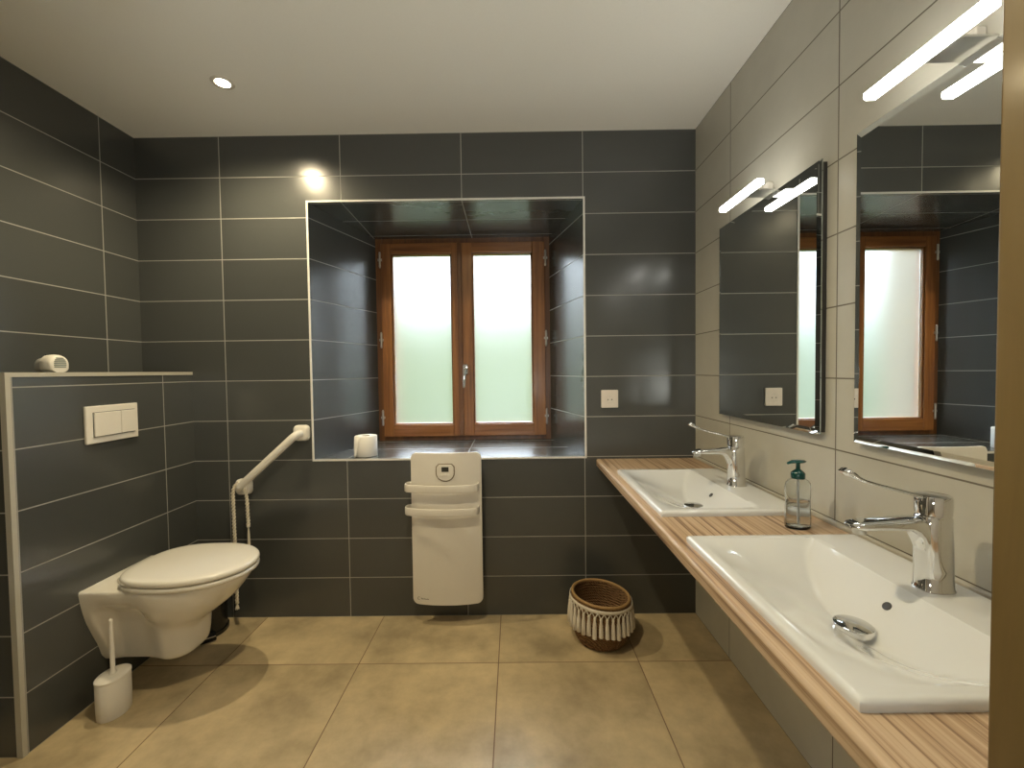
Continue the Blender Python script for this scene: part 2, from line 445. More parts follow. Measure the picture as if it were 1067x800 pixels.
# ------------------------------------------------------------------ window_1
win = bpy.data.objects.new('window_1', None); COL.objects.link(win); win.location = (0, 0, 0); structure(win)
m = MB(); y0, y1 = 2.660, 2.735
FX0, FX1, FZ0, FZ1 = BX0 - 0.004, BX1 + 0.004, BZ0 - 0.004, BZ1 + 0.004
m.box((FX0, y0, FZ0), (-0.800, y1, FZ1)); m.box((0.186, y0, FZ0), (FX1, y1, FZ1))
m.box((-0.800, y0, FZ0), (0.186, y1, 0.842)); m.box((-0.800, y0, 2.008), (0.186, y1, FZ1))
m.build('window_frame', win_dark, win, smooth=0, bevel=0.004)
def sash(x0, x1, px0, px1, side):
    z0, z1, pz0, pz1 = 0.838, 2.014, 0.910, 1.952
    ya, yb = 2.642, 2.70
    m = MB()
    m.box((x0, ya, z0), (px0, yb, z1), 0); m.box((px1, ya, z0), (x1, yb, z1), 0)
    m.box((px0, ya, z0), (px1, yb, pz0), 1); m.box((px0, ya, pz1), (px1, yb, z1), 1)
    # glazing bead, stepped back around the pane
    b = 0.007
    m.box((px0, ya + 0.010, pz0), (px0 + b, yb, pz1), 0); m.box((px1 - b, ya + 0.010, pz0), (px1, yb, pz1), 0)
    m.box((px0 + b, ya + 0.010, pz0), (px1 - b, yb, pz0 + b), 1); m.box((px0 + b, ya + 0.010, pz1 - b), (px1 - b, yb, pz1), 1)
    s = m.build('sash', [win_v, win_h], win, smooth=0, bevel=0.003)
    MB().box((px0 + b, 2.672, pz0 + b), (px1 - b, 2.678, pz1 - b)).build('pane', pane_m, s, smooth=0)
    hx = x0 - 0.004 if side < 0 else x1 + 0.004
    for hz in (1.915, 1.43, 0.955):
        h = MB()
        h.tube([(hx, 2.638, hz - 0.042), (hx, 2.638, hz + 0.042)], 0.0065, 12)
        h.tube([(hx, 2.638, hz - 0.048), (hx, 2.638, hz - 0.044)], 0.005, 12); h.tube([(hx, 2.638, hz + 0.044), (hx, 2.638, hz + 0.048)], 0.005, 12)
        h.box((hx - 0.012, 2.638, hz - 0.006), (hx + 0.012, 2.644, hz + 0.008))
        h.build('hinge', steel, s)
    return s
sash(-0.804, -0.331, -0.742, -0.374, -1)
s2 = sash(-0.325, 0.192, -0.250, 0.117, 1)
m = MB().box((-0.340, 2.634, 0.842), (-0.312, 2.646, 2.010)); m.build('cover_strip', win_dark, s2, smooth=0, bevel=0.003)
h = MB()
h.prism(rrect(0.028, 0.062, 0.008, cx=-0.297, cy=1.247), 1, 2.634, 2.643)
h.tube([(-0.297, 2.634, 1.262), (-0.297, 2.612, 1.262)], 0.009, 14)
h.tube([(-0.297, 2.606, 1.270), (-0.299, 2.603, 1.255), (-0.302, 2.600, 1.22), (-0.304, 2.600, 1.17), (-0.305, 2.602, 1.137)], [0.008, 0.0095, 0.009, 0.009, 0.0075], 14)
h.build('handle', chrome, s2, smooth=60)

# ------------------------------------------------------------------ vanity counter
BX = (0.436, 0.868); BL = 0.56                       # basin depth (x) and length (y)
BY = (0.822, 1.566)                                  # basin centres
m = MB()
xs = [0.405, BX[0] + 0.02, BX[1] - 0.02, XR - 0.001]
ys = [FY + 0.001]
for c in BY: ys += [c - BL/2 + 0.02, c + BL/2 - 0.02]
ys += [D - 0.001]
zb, zt = 0.750, TOP
def solid(i, j): return 0 <= i < 3 and 0 <= j < 5 and not (i == 1 and j in (1, 3))
for i in range(3):
    for j in range(5):
        if not solid(i, j): continue
        x0, x1, y0, y1 = xs[i], xs[i+1], ys[j], ys[j+1]
        m.add([(x0,y0,zt),(x1,y0,zt),(x1,y1,zt),(x0,y1,zt)], [(0,1,2,3)])
        m.add([(x0,y0,zb),(x0,y1,zb),(x1,y1,zb),(x1,y0,zb)], [(0,1,2,3)])
        if not solid(i-1, j): m.add([(x0,y0,zb),(x0,y0,zt),(x0,y1,zt),(x0,y1,zb)], [(0,1,2,3)])
        if not solid(i+1, j): m.add([(x1,y0,zb),(x1,y1,zb),(x1,y1,zt),(x1,y0,zt)], [(0,1,2,3)])
        if not solid(i, j-1): m.add([(x0,y0,zb),(x1,y0,zb),(x1,y0,zt),(x0,y0,zt)], [(0,1,2,3)])
        if not solid(i, j+1): m.add([(x0,y1,zb),(x0,y1,zt),(x1,y1,zt),(x1,y1,zb)], [(0,1,2,3)])
cnt = m.build('vanity_counter', counter_m, smooth=40)
bv = cnt.data
tag(cnt, 'long floating striped wood vanity counter along the beige tiled wall', 'counter')
# rounded (post-formed) front edge
bm = bmesh.new(); bm.from_mesh(cnt.data)
ed = [e for e in bm.edges if all(abs(v.co.x - 0.405) < 1e-4 for v in e.verts) and abs(e.verts[0].co.y - e.verts[1].co.y) > 0.02]
bmesh.ops.bevel(bm, geom=ed, offset=0.008, segments=4, affect='EDGES', profile=0.5)
bm.to_mesh(cnt.data); bm.free()
# slim beige upstand between counter and wall
m = MB().box((XR - 0.014, FY + 0.001, TOP), (XR, D - 0.001, TOP + 0.012)); structure(m.build('trim_3', trim_beige, smooth=0, bevel=0.003))

# ------------------------------------------------------------------ basins
def make_basin(yc, label):
    t = thing('wash_basin', (0, yc, TOP), label, 'basin', 'white basins set in the wood counter')
    ZR = 0.017                                   # rim above the counter
    x0, x1, L2 = BX[0], BX[1], BL / 2
    xd = 0.742                                   # front edge of the tap deck
    dmax = 0.092; wv = 0.080
    rr = 0.009
    nx, ny = 120, 120
    ix0, ix1, il = x0 + rr, x1 - rr, L2 - rr
    rimf, rime = 0.012, 0.016
    def sm(t): t = max(0, min(1, t)); return t*t*(3-2*t)
    def height(x, y):
        s = min(1, abs(y) / (il - rime))
        d = dmax * (1 - s**2.5) if s < 1 else 0.0
        if d <= 1e-5 or x <= ix0 + rimf or x >= xd: return ZR
        xv = xd - 0.008 - wv * (d / dmax) ** 0.9
        xf = ix0 + rimf
        fr = (x - xf) / (xv - xf)
        f1 = d * max(0.0, fr) ** 1.0
        f2 = d * (max(0.0, (xd - x)) / (xd - xv)) ** 0.9
        # smooth minimum to round the crease
        k = 0.012
        hh = max(k - abs(f1 - f2), 0) / k
        return ZR - (min(f1, f2) - hh*hh*k*0.25)
    gy = [-il + 2*il*j/ny for j in range(ny + 1)]
    xf = ix0 + rimf
    rows = []
    for y in gy:
        sy = min(1, abs(y) / (il - rime)); dd = dmax * (1 - sy**2.5)
        xv = xd - 0.008 - wv * (max(dd, 0) / dmax) ** 0.9
        row = [ix0 + (xf - ix0) * i / 3 for i in range(3)]
        row += [xf + (xv - xf) * (1 - (1 - i/34)**1.7) for i in range(34)]
        row += [xv + (xd - xv) * (i/24)**1.7 for i in range(24)]
        row += [xd + (ix1 - xd) * i / 8 for i in range(9)]
        rows.append(row)
    nx = len(rows[0]) - 1
    vs, fs = [], []
    for y, row in zip(gy, rows):
        for x in row: vs.append((x, y, height(x, y)))
    W = nx + 1
    for j in range(ny):
        for i in range(nx):
            a = j*W+i; fs.append((a, a+1, a+W+1, a+W))
    ring = [(i, 0) for i in range(nx)] + [(nx, j) for j in range(ny)] + [(i, ny) for i in range(nx, 0, -1)] + [(0, j) for j in range(ny, 0, -1)]
    idx = [j*W+i for i, j in ring]
    prev = idx; base = len(vs); nR = len(ring)
    prof = [(rr*math.sin(a), -rr*(1-math.cos(a))) for a in (PI/8, PI/4, 3*PI/8, PI/2)] + [(rr - 0.001, -ZR), (rr - 0.03, -ZR)]
    for dx, dz in prof:
        cur = []
        for (i, j) in ring:
            ux = -1 if i == 0 else (1 if i == nx else 0); uy = -1 if j == 0 else (1 if j == ny else 0)
            q = math.sqrt(ux*ux + uy*uy)
            vs.append((rows[j][i] + ux/q*dx*(1.25 if q > 1 else 1), gy[j] + uy/q*dx*(1.25 if q > 1 else 1), ZR + dz)); cur.append(len(vs) - 1)
        for k in range(nR):
            n = (k + 1) % nR; fs.append((prev[k], prev[n], cur[n], cur[k]))
        prev = cur
    # underside of the bowl
    ub = len(vs); nu = 24
    ux = [ix0 + 0.022 + (ix1 - ix0 - 0.044) * i / nu for i in range(nu + 1)]; uy = [-il + 0.022 + (2*il - 0.044) * j / nu for j in range(nu + 1)]
    for j in range(nu + 1):
        for i in range(nu + 1):
            vs.append((ux[i], uy[j], min(height(ux[i], uy[j]) - 0.032, -0.001)))
    for j in range(nu):
        for i in range(nu):
            a = ub + j*(nu+1)+i; fs.append((a, a+nu+1, a+nu+2, a+1))
    MB().add(vs, fs).build('bowl', ceramic, t, smooth=50)
    # pop-up waste
    dx, dy = 0.648, 0.0
    dz = height(dx, dy)
    p = MB()
    p.lathe([(0.026, -0.010), (0.028, 0.004), (0.033, 0.006), (0.034, 0.014), (0.0325, 0.018), (0.028, 0.0195), (0.0, 0.0205)], 40, (dx, dy, dz + 0.002))
    o = p.build('drain_plug', chrome, t, smooth=50)
    # overflow hole in the rear slope: a disc coloured dark as its shade
    ox = xd - 0.030; oz = height(ox, 0)
    sl = math.atan2(height(ox - 0.01, 0) - height(ox + 0.01, 0), -0.02)
    nrm = Vector((-(height(ox+0.004,0)-height(ox-0.004,0))/0.008, 0, 1)).normalized()
    q = MB(); c = Vector((ox, 0, oz))
    q.tube([c - nrm*0.004, c + nrm*0.0012], 0.0085, 20)
    q.build('overflow_hole', backing_and_shade, t)
    return t
basin = make_basin(BY[0], 'large white rectangular basin nearest the wooden doorway edge, chrome plug visible')
copy_thing(basin, (0, BY[1], TOP), 'white rectangular basin at the window end of the counter')

# ------------------------------------------------------------------ taps
def make_tap(loc, label):
    t = thing('basin_tap', loc, label, 'tap', 'chrome long lever basin taps')
    m = MB()
    def se(cx, z, rx, ry, n=32, p=2.6):
        out = []
        for j in range(n):
            a = 2*PI*j/n; c, s = math.cos(a), math.sin(a)
            out.append((cx + rx*math.copysign(abs(c)**(2/p), c), ry*math.copysign(abs(s)**(2/p), s), z))
        return out
    m.loft([se(0, 0, 0.032, 0.027), se(0, 0.003, 0.032, 0.027), se(0.0, 0.006, 0.030, 0.025), se(-0.001, 0.04, 0.029, 0.0245), se(-0.002, 0.09, 0.029, 0.024),
            se(-0.003, 0.12, 0.0285, 0.024), se(-0.003, 0.138, 0.028, 0.024), se(-0.003, 0.142, 0.026, 0.022)])
    def sp(x, zc, hz, hy, n=24, p=2.8):
        out = []
        for j in range(n):
            a = 2*PI*j/n; c, s = math.cos(a), math.sin(a)
            out.append((x, hy*math.copysign(abs(c)**(2/p), c), zc + hz*math.copysign(abs(s)**(2/p), s)))
        return out
    m.loft([sp(-0.005, 0.105, 0.036, 0.018), sp(-0.028, 0.106, 0.034, 0.019), sp(-0.034, 0.114, 0.026, 0.019), sp(-0.042, 0.122, 0.018, 0.0195), sp(-0.056, 0.1265, 0.0125, 0.020), sp(-0.085, 0.1265, 0.0105, 0.021),
            sp(-0.125, 0.1255, 0.0092, 0.0215), sp(-0.148, 0.1245, 0.008, 0.0205), sp(-0.158, 0.124, 0.006, 0.0175), sp(-0.163, 0.1235, 0.003, 0.012)])
    m.build('tap_body', chrome, t, smooth=50)
    MB().lathe([(0.0105, 0), (0.0115, 0.002), (0.0115, 0.011)], 20, (-0.143, 0, 0.108)).build('aerator', steel, t)
    m = MB()
    m.lathe([(0.0235, 0), (0.0235, 0.003), (0.0275, 0.0045), (0.0285, 0.02), (0.028, 0.036), (0.0265, 0.0395), (0.0, 0.041)], 36, (-0.003, 0, 0.141))
    m.build('tap_head', chrome, t, smooth=50)
    m = MB()
    P = [(-0.022, 0, 0.1755), (-0.036, 0, 0.180), (-0.075, 0, 0.191), (-0.110, 0, 0.2005), (-0.134, 0, 0.208), (-0.148, 0, 0.2145), (-0.160, 0, 0.222), (-0.171, 0, 0.2275), (-0.176, 0, 0.2265)]
    m.tube(P, [0.0055, 0.0035, 0.003, 0.003, 0.0034, 0.0045, 0.0065, 0.0075, 0.0035], 16, ry=[0.009, 0.007, 0.006, 0.006, 0.007, 0.009, 0.013, 0.0155, 0.013])
    m.build('lever', chrome, t, smooth=60)
    return t
ZD = TOP + 0.017
tap = make_tap((0.800, BY[0], ZD), 'chrome long lever tap on the basin nearest the wooden doorway edge')
copy_thing(tap, (0.806, BY[1] + 0.004, ZD), 'chrome long lever tap on the basin at the window end')

# ------------------------------------------------------------------ mirrors and their lamps
def make_mirror(yc, label):
    t = thing('wall_mirror', (XR, yc, 1.037), label, 'mirror', 'mirrors above the counter')
    w, h = 0.612, 0.785
    MB().box((-0.016, -w/2 + 0.006, 0.006), (0.0, w/2 - 0.006, h - 0.006)).build('backing', backing_and_shade, t, smooth=0)
    m = MB(); b = 0.017; x0, x1 = -0.0165, -0.0225
    o = [(-w/2, 0), (w/2, 0), (w/2, h), (-w/2, h)]; q = [(-w/2+b, b), (w/2-b, b), (w/2-b, h-b), (-w/2+b, h-b)]
    m.add([(x1,)+p for p in q], [(0,1,2,3)], 0)
    for k in range(4):
        n = (k+1) % 4
        m.add([(x0-0.0035,)+o[k], (x0-0.0035,)+o[n], (x1,)+q[n], (x1,)+q[k]], [(0,1,2,3)], 0)
        m.add([(x0,)+o[k], (x0,)+o[n], (x0-0.0035,)+o[n], (x0-0.0035,)+o[k]], [(0,1,2,3)], 1)
    m.add([(x0,)+p for p in o], [(3,2,1,0)], 1)
    m.build('mirror_glass', [mirror_m, mirror_edge], t, smooth=0)
    return t
mir = make_mirror(1.552, 'wall mirror above the basin at the window end')
copy_thing(mir, (XR, 0.815, 1.037), 'large wall mirror reflecting the window, cut off by the wooden doorway edge')

def make_lamp(yc, label):
    t = thing('mirror_lamp', (XR, yc, 1.826), label, 'lamp', 'slim lamps over the mirrors')
    m = MB(); m.prism(rrect(0.028, 0.017, 0.005, cx=-0.108, cy=0.0), 1, -0.122, 0.122)
    m.build('light_bar', bar_m, t, smooth=50)
    m = MB(); m.box((-0.112, -0.030, 0.0085), (-0.096, 0.030, 0.0145))
    m.build('bar_clip', chrome, t, smooth=50)
    m = MB(); m.box((-0.100, -0.035, 0.0095), (0.0, 0.035, 0.0145)); m.build('arm_plate', steel, t, smooth=0, bevel=0.0015)
    m = MB(); m.box((-0.020, -0.014, 0.0145), (0.0, 0.014, 0.045)); m.build('wall_bracket', enamel, t, smooth=0, bevel=0.003)
    return t
lamp = make_lamp(1.522, 'lit slim lamp bar over the mirror at the window end')
copy_thing(lamp, (XR, 0.852, 1.826), 'lit slim lamp bar over the mirror beside the wooden doorway edge')

# ------------------------------------------------------------------ ceiling spots
def make_spot(loc, label):
    t = thing('ceiling_spot', loc, label, 'ceiling light', 'recessed ceiling spots')
    MB().lathe([(0.028, -0.003), (0.040, -0.004), (0.043, -0.001), (0.043, 0.0)], 36, cap0=False, cap1=False).build('trim_ring', enamel, t, smooth=50)
    MB().lathe([(0.0, -0.0022), (0.028, -0.0022), (0.028, -0.0002), (0.0, -0.0002)], 32, cap0=False, cap1=False).build('bulb', bulb_m, t, smooth=50)
    l = bpy.data.lights.new('spot_light', 'SPOT'); l.energy = SPOT_WATTS; l.color = SPOT_COL
    l.spot_size = math.radians(158); l.spot_blend = 0.8; l.shadow_soft_size = 0.028
    o = bpy.data.objects.new('spot_light', l); COL.objects.link(o); o.parent = t; o.location = (0, 0, -0.014)
    return t
sp = make_spot((-1.152, 1.757, HC), 'small round lit spot in the ceiling above the toilet')
for p in ((-0.34, 0.95),):
    r = copy_thing(sp, (p[0], p[1], HC), 'small round lit ceiling spot over the open floor, nearer the doorway')

# ------------------------------------------------------------------ toilet
tc = thing('wall_hung_toilet', (XP, 1.712, -0.014), 'white wall-hung toilet with closed lid on the low tiled partition', 'toilet')
FL = [(0.145, .068), (0.17, .084), (0.22, .098), (0.27, .118), (0.33, .140), (0.37, .150), (0.41, .158), (0.455, .164)]
BD = [(0.145, .082), (0.155, .094), (0.20, .102), (0.26, .108), (0.30, .122), (0.34, .150), (0.38, .170), (0.42, .180), (0.455, .183)]
LN = [(0.145, .305), (0.150, .316), (0.158, .323), (0.17, .328), (0.20, .331), (0.25, .334), (0.272, .342), (0.30, .385), (0.34, .438), (0.37, .470), (0.404, .498), (0.43, .516), (0.455, .526)]
RC = [(0.145, .86), (0.17, .72), (0.30, .60), (0.36, .70), (0.395, .97), (0.42, 1.0)]
def smooth01(t): t = max(0, min(1, t)); return t*t*(3-2*t)
def wc_w(u, z):
    f, b, L = lerp_table(FL, z), lerp_table(BD, z), lerp_table(LN, z)
    rec = lerp_table(RC, z)
    u0 = min(0.29, L - 0.11)
    neck = f * (rec if rec < 1 else 1.0)
    if u < 0.03: w = f
    elif u < 0.07: w = f + (neck - f) * smooth01((u - 0.03) / 0.04)
    elif u < 0.15: w = neck
    elif u < 0.27: w = neck + (b - neck) * smooth01((u - 0.15) / 0.12)
    else: w = b
    if u > u0:
        k = min(1, (u - u0) / (L - u0)); p = 2.1 + 0.9*smooth01((0.30 - z)/0.05); w *= max(0, 1 - k**p) ** (1/(p - 0.1))
    return w
zs = [0.145, 0.150, 0.158, 0.168, 0.18, 0.20, 0.225, 0.25, 0.265, 0.28, 0.295, 0.31, 0.325, 0.34, 0.355, 0.37, 0.385, 0.40, 0.415, 0.43, 0.444, 0.451, 0.455]
loops = []
for z in zs:
    L = lerp_table(LN, z); ins = 0.006 if z >= 0.455 else (0.002 if z > 0.45 else 0.0)
    us = [L * (1 - (1 - i/46)**1.6) for i in range(47)]
    side = [(u, wc_w(u, z) - ins) for u in us[:-1]]
    loops.append([(min(u, L - ins), -max(w, 0.0005), z) for u, w in side] + [(L - ins, 0, z)] + [(min(u, L - ins), max(w, 0.0005), z) for u, w in reversed(side)])
MB().loft(loops).build('bowl', wc_ceramic, tc, smooth=70)
def oval(scale_in, z, uc=0.318, af=0.230, ab=0.226, hw=0.187, n=72, tilt=0.0):
    out = []
    for j in range(n):
        a = 2*PI*j/n; c, s = math.cos(a), math.sin(a)
        if c >= 0: u = uc + (af - scale_in)*c; v = (hw - scale_in)*s
        else:
            p = 2.9
            u = uc - (ab - scale_in)*abs(c)**(2/p); v = (hw - scale_in)*math.copysign(abs(s)**(2/p), s)
        out.append((u, v, z))
    return out
def dome(z0, z1, z2):
    return [oval(0.006, z0), oval(0.001, z0 + 0.003), oval(0.0, (z0+z1)/2), oval(0.0015, z1 - 0.005), oval(0.005, z1 - 0.001), oval(0.012, z1 + 0.001), oval(0.035, z1 + (z2-z1)*0.55), oval(0.07, z1 + (z2-z1)*0.8), oval(0.12, z2), oval(0.17, z2 + 0.0005)]
lo = [oval(0.008, 0.4555), oval(0.002, 0.459), oval(0.0, 0.466), oval(0.002, 0.4725), oval(0.008, 0.474)]
MB().loft(lo).build('seat_ring', seat_pl, tc, smooth=60)
lid = MB().loft(dome(0.4775, 0.500, 0.505)).build('lid', seat_pl, tc, smooth=60)
for v in (-0.075, 0.075):
    MB().tube([(0.092, v - 0.02, 0.466), (0.092, v + 0.02, 0.466)], 0.011, 16).build('hinge', seat_pl, tc, smooth=50)

# flush plate
fp = thing('flush_plate', (XP, 1.706, 0.976), 'white dual button flush plate on the tiled partition above the toilet', 'flush plate')
m = MB(); m.box((0.0, -0.111, 0), (0.011, 0.111, 0.143)); m.build('plate', plastic, fp, smooth=0, bevel=0.0035)
m = MB(); m.box((0.009, -0.085, 0.024), (0.0125, 0.094, 0.119)); m.build('button_gap', backing_and_shade, fp, smooth=0)  # dark slab painted as the shade between the buttons
m = MB(); m.box((0.010, -0.083, 0.026), (0.0175, 0.026, 0.117)); m.build('button', plastic, fp, smooth=0, bevel=0.002)
m = MB(); m.box((0.010, 0.0285, 0.026), (0.0165, 0.092, 0.117)); m.build('button', plastic, fp, smooth=0, bevel=0.002)

# air freshener on the partition
af = thing('air_freshener', (-1.700, 1.585, ZP + 0.003), 'small white egg-shaped air freshener with grey grille on the partition ledge', 'air freshener')
def dsh(x, k, dy=0.0, n=28):
    out = []
    for j in range(n):
        a = 2*PI*j/n; c, s = math.cos(a), math.sin(a)
        y = 0.036*k*math.copysign(abs(c)**0.85, c); z = (0.030 + 0.036*s) if s > 0 else (0.030 + 0.030*math.copysign(abs(s)**0.5, s))
        out.append((x, y + dy, 0.030*(1-k)*0.6 + z*(k if s > 0 else 1) if s > 0 else z*1.0 + (1-k)*0.0))
    return out
m = MB(); m.loft([dsh(-0.046, 0.62), dsh(-0.040, 0.74), dsh(-0.022, 0.82), dsh(-0.014, 0.83)]); m.build('rear_shell', plain('grey_white_shell', (0.50, 0.49, 0.46), 0.4, noise=0.03), af, smooth=60)
m = MB(); m.loft([dsh(-0.014, 0.90), dsh(-0.012, 0.97), dsh(0.006, 1.0), dsh(0.016, 0.98), dsh(0.024, 0.90), dsh(0.027, 0.80)]); m.build('front_shell', plastic, af, smooth=50)
m = MB()
for k in range(6):
    z = 0.018 + 0.0065*k; hw = 0.021 * (1 - ((z - 0.028)/0.028)**2) ** 0.5 if abs(z-0.028) < 0.028 else 0.004
    m.box((0.0265, -hw, z), (0.0285, hw, z + 0.0042))
m.build('grille', grey_m, af, smooth=0, bevel=0.0006)
af.rotation_euler = (0, 0, math.radians(-2))

# toilet brush
br = thing('toilet_brush', (-1.482, 1.540, 0), 'white oval toilet brush holder with upright handle beside the toilet', 'toilet brush')
m = MB(); m.lathe([(0.93, 0.0), (0.97, 0.004), (1.0, 0.06), (1.0, 0.133), (0.985, 0.135)], 40, sx=0.045, sy=0.057); m.build('holder', plastic, br, smooth=50)
m = MB(); m.lathe([(1.0, 0.135), (1.02, 0.137), (1.02, 0.142), (0.96, 0.145), (0.6, 0.1475), (0.0, 0.148)], 40, sx=0.045, sy=0.057); m.build('lid', plastic, br, smooth=50)
m = MB(); m.tube([(0, 0, 0.141), (0, 0, 0.154), (0, 0, 0.159), (0, 0, 0.335), (0, 0, 0.345), (0, 0, 0.348)], [0.012, 0.011, 0.0072, 0.0066, 0.0062, 0.003], 16); m.build('handle', plastic, br, smooth=50)

# pedal bin
pb = thing('pedal_bin', (-1.500, 2.034, 0), 'small black pedal bin in the corner behind the toilet', 'bin')
m = MB(); m.lathe([(0.094, 0.0), (0.096, 0.003), (0.096, 0.018), (0.090, 0.020), (0.092, 0.21), (0.092, 0.213)], 40); m.build('bin_body', black_m, pb, smooth=40)
m = MB(); m.lathe([(0.094, 0.214), (0.095, 0.222), (0.090, 0.233), (0.06, 0.242), (0.0, 0.245)], 40); m.build('lid', black_m, pb, smooth=60)
a = math.radians(-50)
pm = MB(); pm.box((0.070, -0.032, 0.004), (0.128, 0.032, 0.028)); po = pm.build('pedal', black_m, pb, smooth=0, bevel=0.004); po.rotation_euler = (0, 0, a)
cm = MB(); cm.box((0.127, -0.030, 0.0235), (0.130, 0.030, 0.0285)); co = cm.build('pedal_strip', chrome, po, smooth=0, bevel=0.001)

# ------------------------------------------------------------------ grab bar and cord
gb = thing('grab_bar', (-1.357, D, 0.672), 'white slanted grab bar on the dark tiled wall below the niche corner', 'grab bar')
dx, dz = 0.296, 0.266
def gplate(cx, cz):
    p = MB()
    lo = []
    for s, y in ((0.074, 0.0), (0.078, -0.004), (0.078, -0.018), (0.070, -0.026), (0.050, -0.031)):
        lo.append([(x + cx, y, z + cz) for x, z in rrect(s, s, s*0.28)])
    p.loft(lo); p.build('wall_plate', plastic, gb, smooth=50)
gplate(0, 0); gplate(dx, dz)
P = [(0, -0.010, 0), (0, -0.045, 0), (0.006, -0.062, 0.005), (0.022, -0.070, 0.020)]
Q = [(dx - x, y, dz - z) for x, y, z in P]
m = MB(); m.tube(P + list(reversed(Q)), 0.0185, 20); m.build('bar', plastic, gb, smooth=60)

def rope(path, r=0.0045, pitch=0.034, mesh=None):
    mesh = mesh or MB()
    pts = [Vector(p) for p in path]
    seg = []
    for a, b in zip(pts, pts[1:]):
        n = max(2, int((b - a).length / 0.0035))
        for i in range(n): seg.append(a.lerp(b, i / n))
    seg.append(pts[-1])
    for ph in (0, PI):
        L = 0; out = []
        for i, p in enumerate(seg):
            if i: L += (p - seg[i-1]).length
            t = (seg[min(i+1, len(seg)-1)] - seg[max(i-1, 0)]).normalized()
            n1 = t.cross(Vector((0.0, 0.3, 1.0)) if abs(t.z) < 0.8 else Vector((0, 1, 0))).normalized(); n2 = t.cross(n1)
            w = 2*PI*L/pitch + ph
            out.append(p + n1*(r*math.cos(w)) + n2*(r*math.sin(w)))
        mesh.tube(out, r, 7)
    return mesh
cx, cy = -1.353, D - 0.064
pc = thing('pull_cord', (cx, cy, 0.08), 'twisted cream cord looped over the lower end of the grab bar', 'cord')
cz = 0.672 - 0.08
m = rope([(-0.020, -0.006, 0.03), (-0.020, -0.008, 0.30), (-0.021, -0.010, cz - 0.02), (-0.016, -0.010, cz + 0.010), (-0.006, -0.010, cz + 0.024), (0.010, -0.010, cz + 0.036), (0.028, -0.010, cz + 0.028), (0.040, -0.008, cz - 0.005), (0.043, -0.004, cz - 0.05), (0.045, -0.002, cz - 0.18)])
m.build('cord', rope_m, pc, smooth=60)
m = MB()
for k in range(7):
    a = 2*PI*k/7
    m.tube([(-0.020, -0.006, 0.036), (-0.020 + 0.004*math.cos(a), -0.006 + 0.004*math.sin(a), 0.02), (-0.020 + 0.008*math.cos(a), -0.006 + 0.008*math.sin(a), 0.002)], 0.0022, 6)
m.lathe([(0.004, 0.028), (0.0075, 0.033), (0.0075, 0.040), (0.004, 0.045)], 12, (-0.020, -0.006, 0))
m.build('tassel', rope_m, pc, smooth=60)
m = MB(); m.lathe([(0.003, -0.008), (0.008, -0.003), (0.008, 0.004), (0.003, 0.010)], 12, (0.045, -0.002, cz - 0.18))
for k in range(6):
    a = 2*PI*k/6
    m.tube([(0.045, -0.002, cz - 0.184), (0.045 + 0.003*math.cos(a), -0.002 + 0.003*math.sin(a), cz - 0.22), (0.045 + 0.005*math.cos(a), -0.002 + 0.005*math.sin(a), cz - 0.30)], 0.0025, 6)
m.build('tassel', rope_m, pc, smooth=60)

# ------------------------------------------------------------------ towel radiator
rd = thing('towel_radiator', (-0.335, D, 0.108), 'white bowed electric towel radiator under the window niche', 'radiator')
W2, HH = 0.170, 0.737
def bow(x): return -0.080 - 0.024 * (1 - (x / W2)**2)
m = MB(); cr = 0.028; cols = []
nxx = 36
for i in range(nxx + 1):
    x = -W2 * math.cos(PI * i / nxx)
    dd = max(0, abs(x) - (W2 - cr)); c = cr - math.sqrt(max(0, cr*cr - dd*dd))
    cols.append((x, c, HH - c))
vs, fs = [], []
tk = 0.014
for x, a, b in cols:
    y = bow(x)
    vs += [(x, y, a), (x, y, b), (x, y + tk, b), (x, y + tk, a)]
for i in range(nxx):
    for k in range(4):
        n = (k + 1) % 4
        fs.append((i*4+k, i*4+n, (i+1)*4+n, (i+1)*4+k))
fs += [(0,1,2,3), (nxx*4, nxx*4+3, nxx*4+2, nxx*4+1)]
MB().add(vs, fs).build('front_panel', enamel, rd, smooth=35, bevel=0.003, seg=2)
m = MB(); m.box((-0.135, -0.078, 0.05), (0.135, 0.0, HH - 0.05)); m.build('rear_body', enamel, rd, smooth=0, bevel=0.006)
def towel_bar(zc):
    path = [(-0.150, -0.052), (-0.180, -0.054), (-0.192, -0.060), (-0.197, -0.075), (-0.195, -0.096), (-0.184, -0.110), (-0.165, -0.117)]
    for i in range(1, 15):
        x = -0.165 + 0.305 * i / 14
        path.append((x, -0.117 - 0.026 * (1 - (x/0.170)**2) + 0.003))
    path += [(0.150, -0.112), (0.155, -0.100), (0.156, -0.082)]
    hh, tt = 0.0185, 0.0030
    lo = []
    for i, (x, y) in enumerate(path):
        a = Vector(path[max(i-1, 0)]); b = Vector(path[min(i+1, len(path)-1)]); t = (b - a).normalized(); n = Vector((-t.y, t.x))
        lo.append([(x + n.x*o, y + n.y*o, zc + z) for o, z in rrect(2*tt, 2*hh, 0.003, 3)])
    MB().loft(lo).build('towel_rail', enamel, rd, smooth=50)
towel_bar(0.572); towel_bar(0.460)
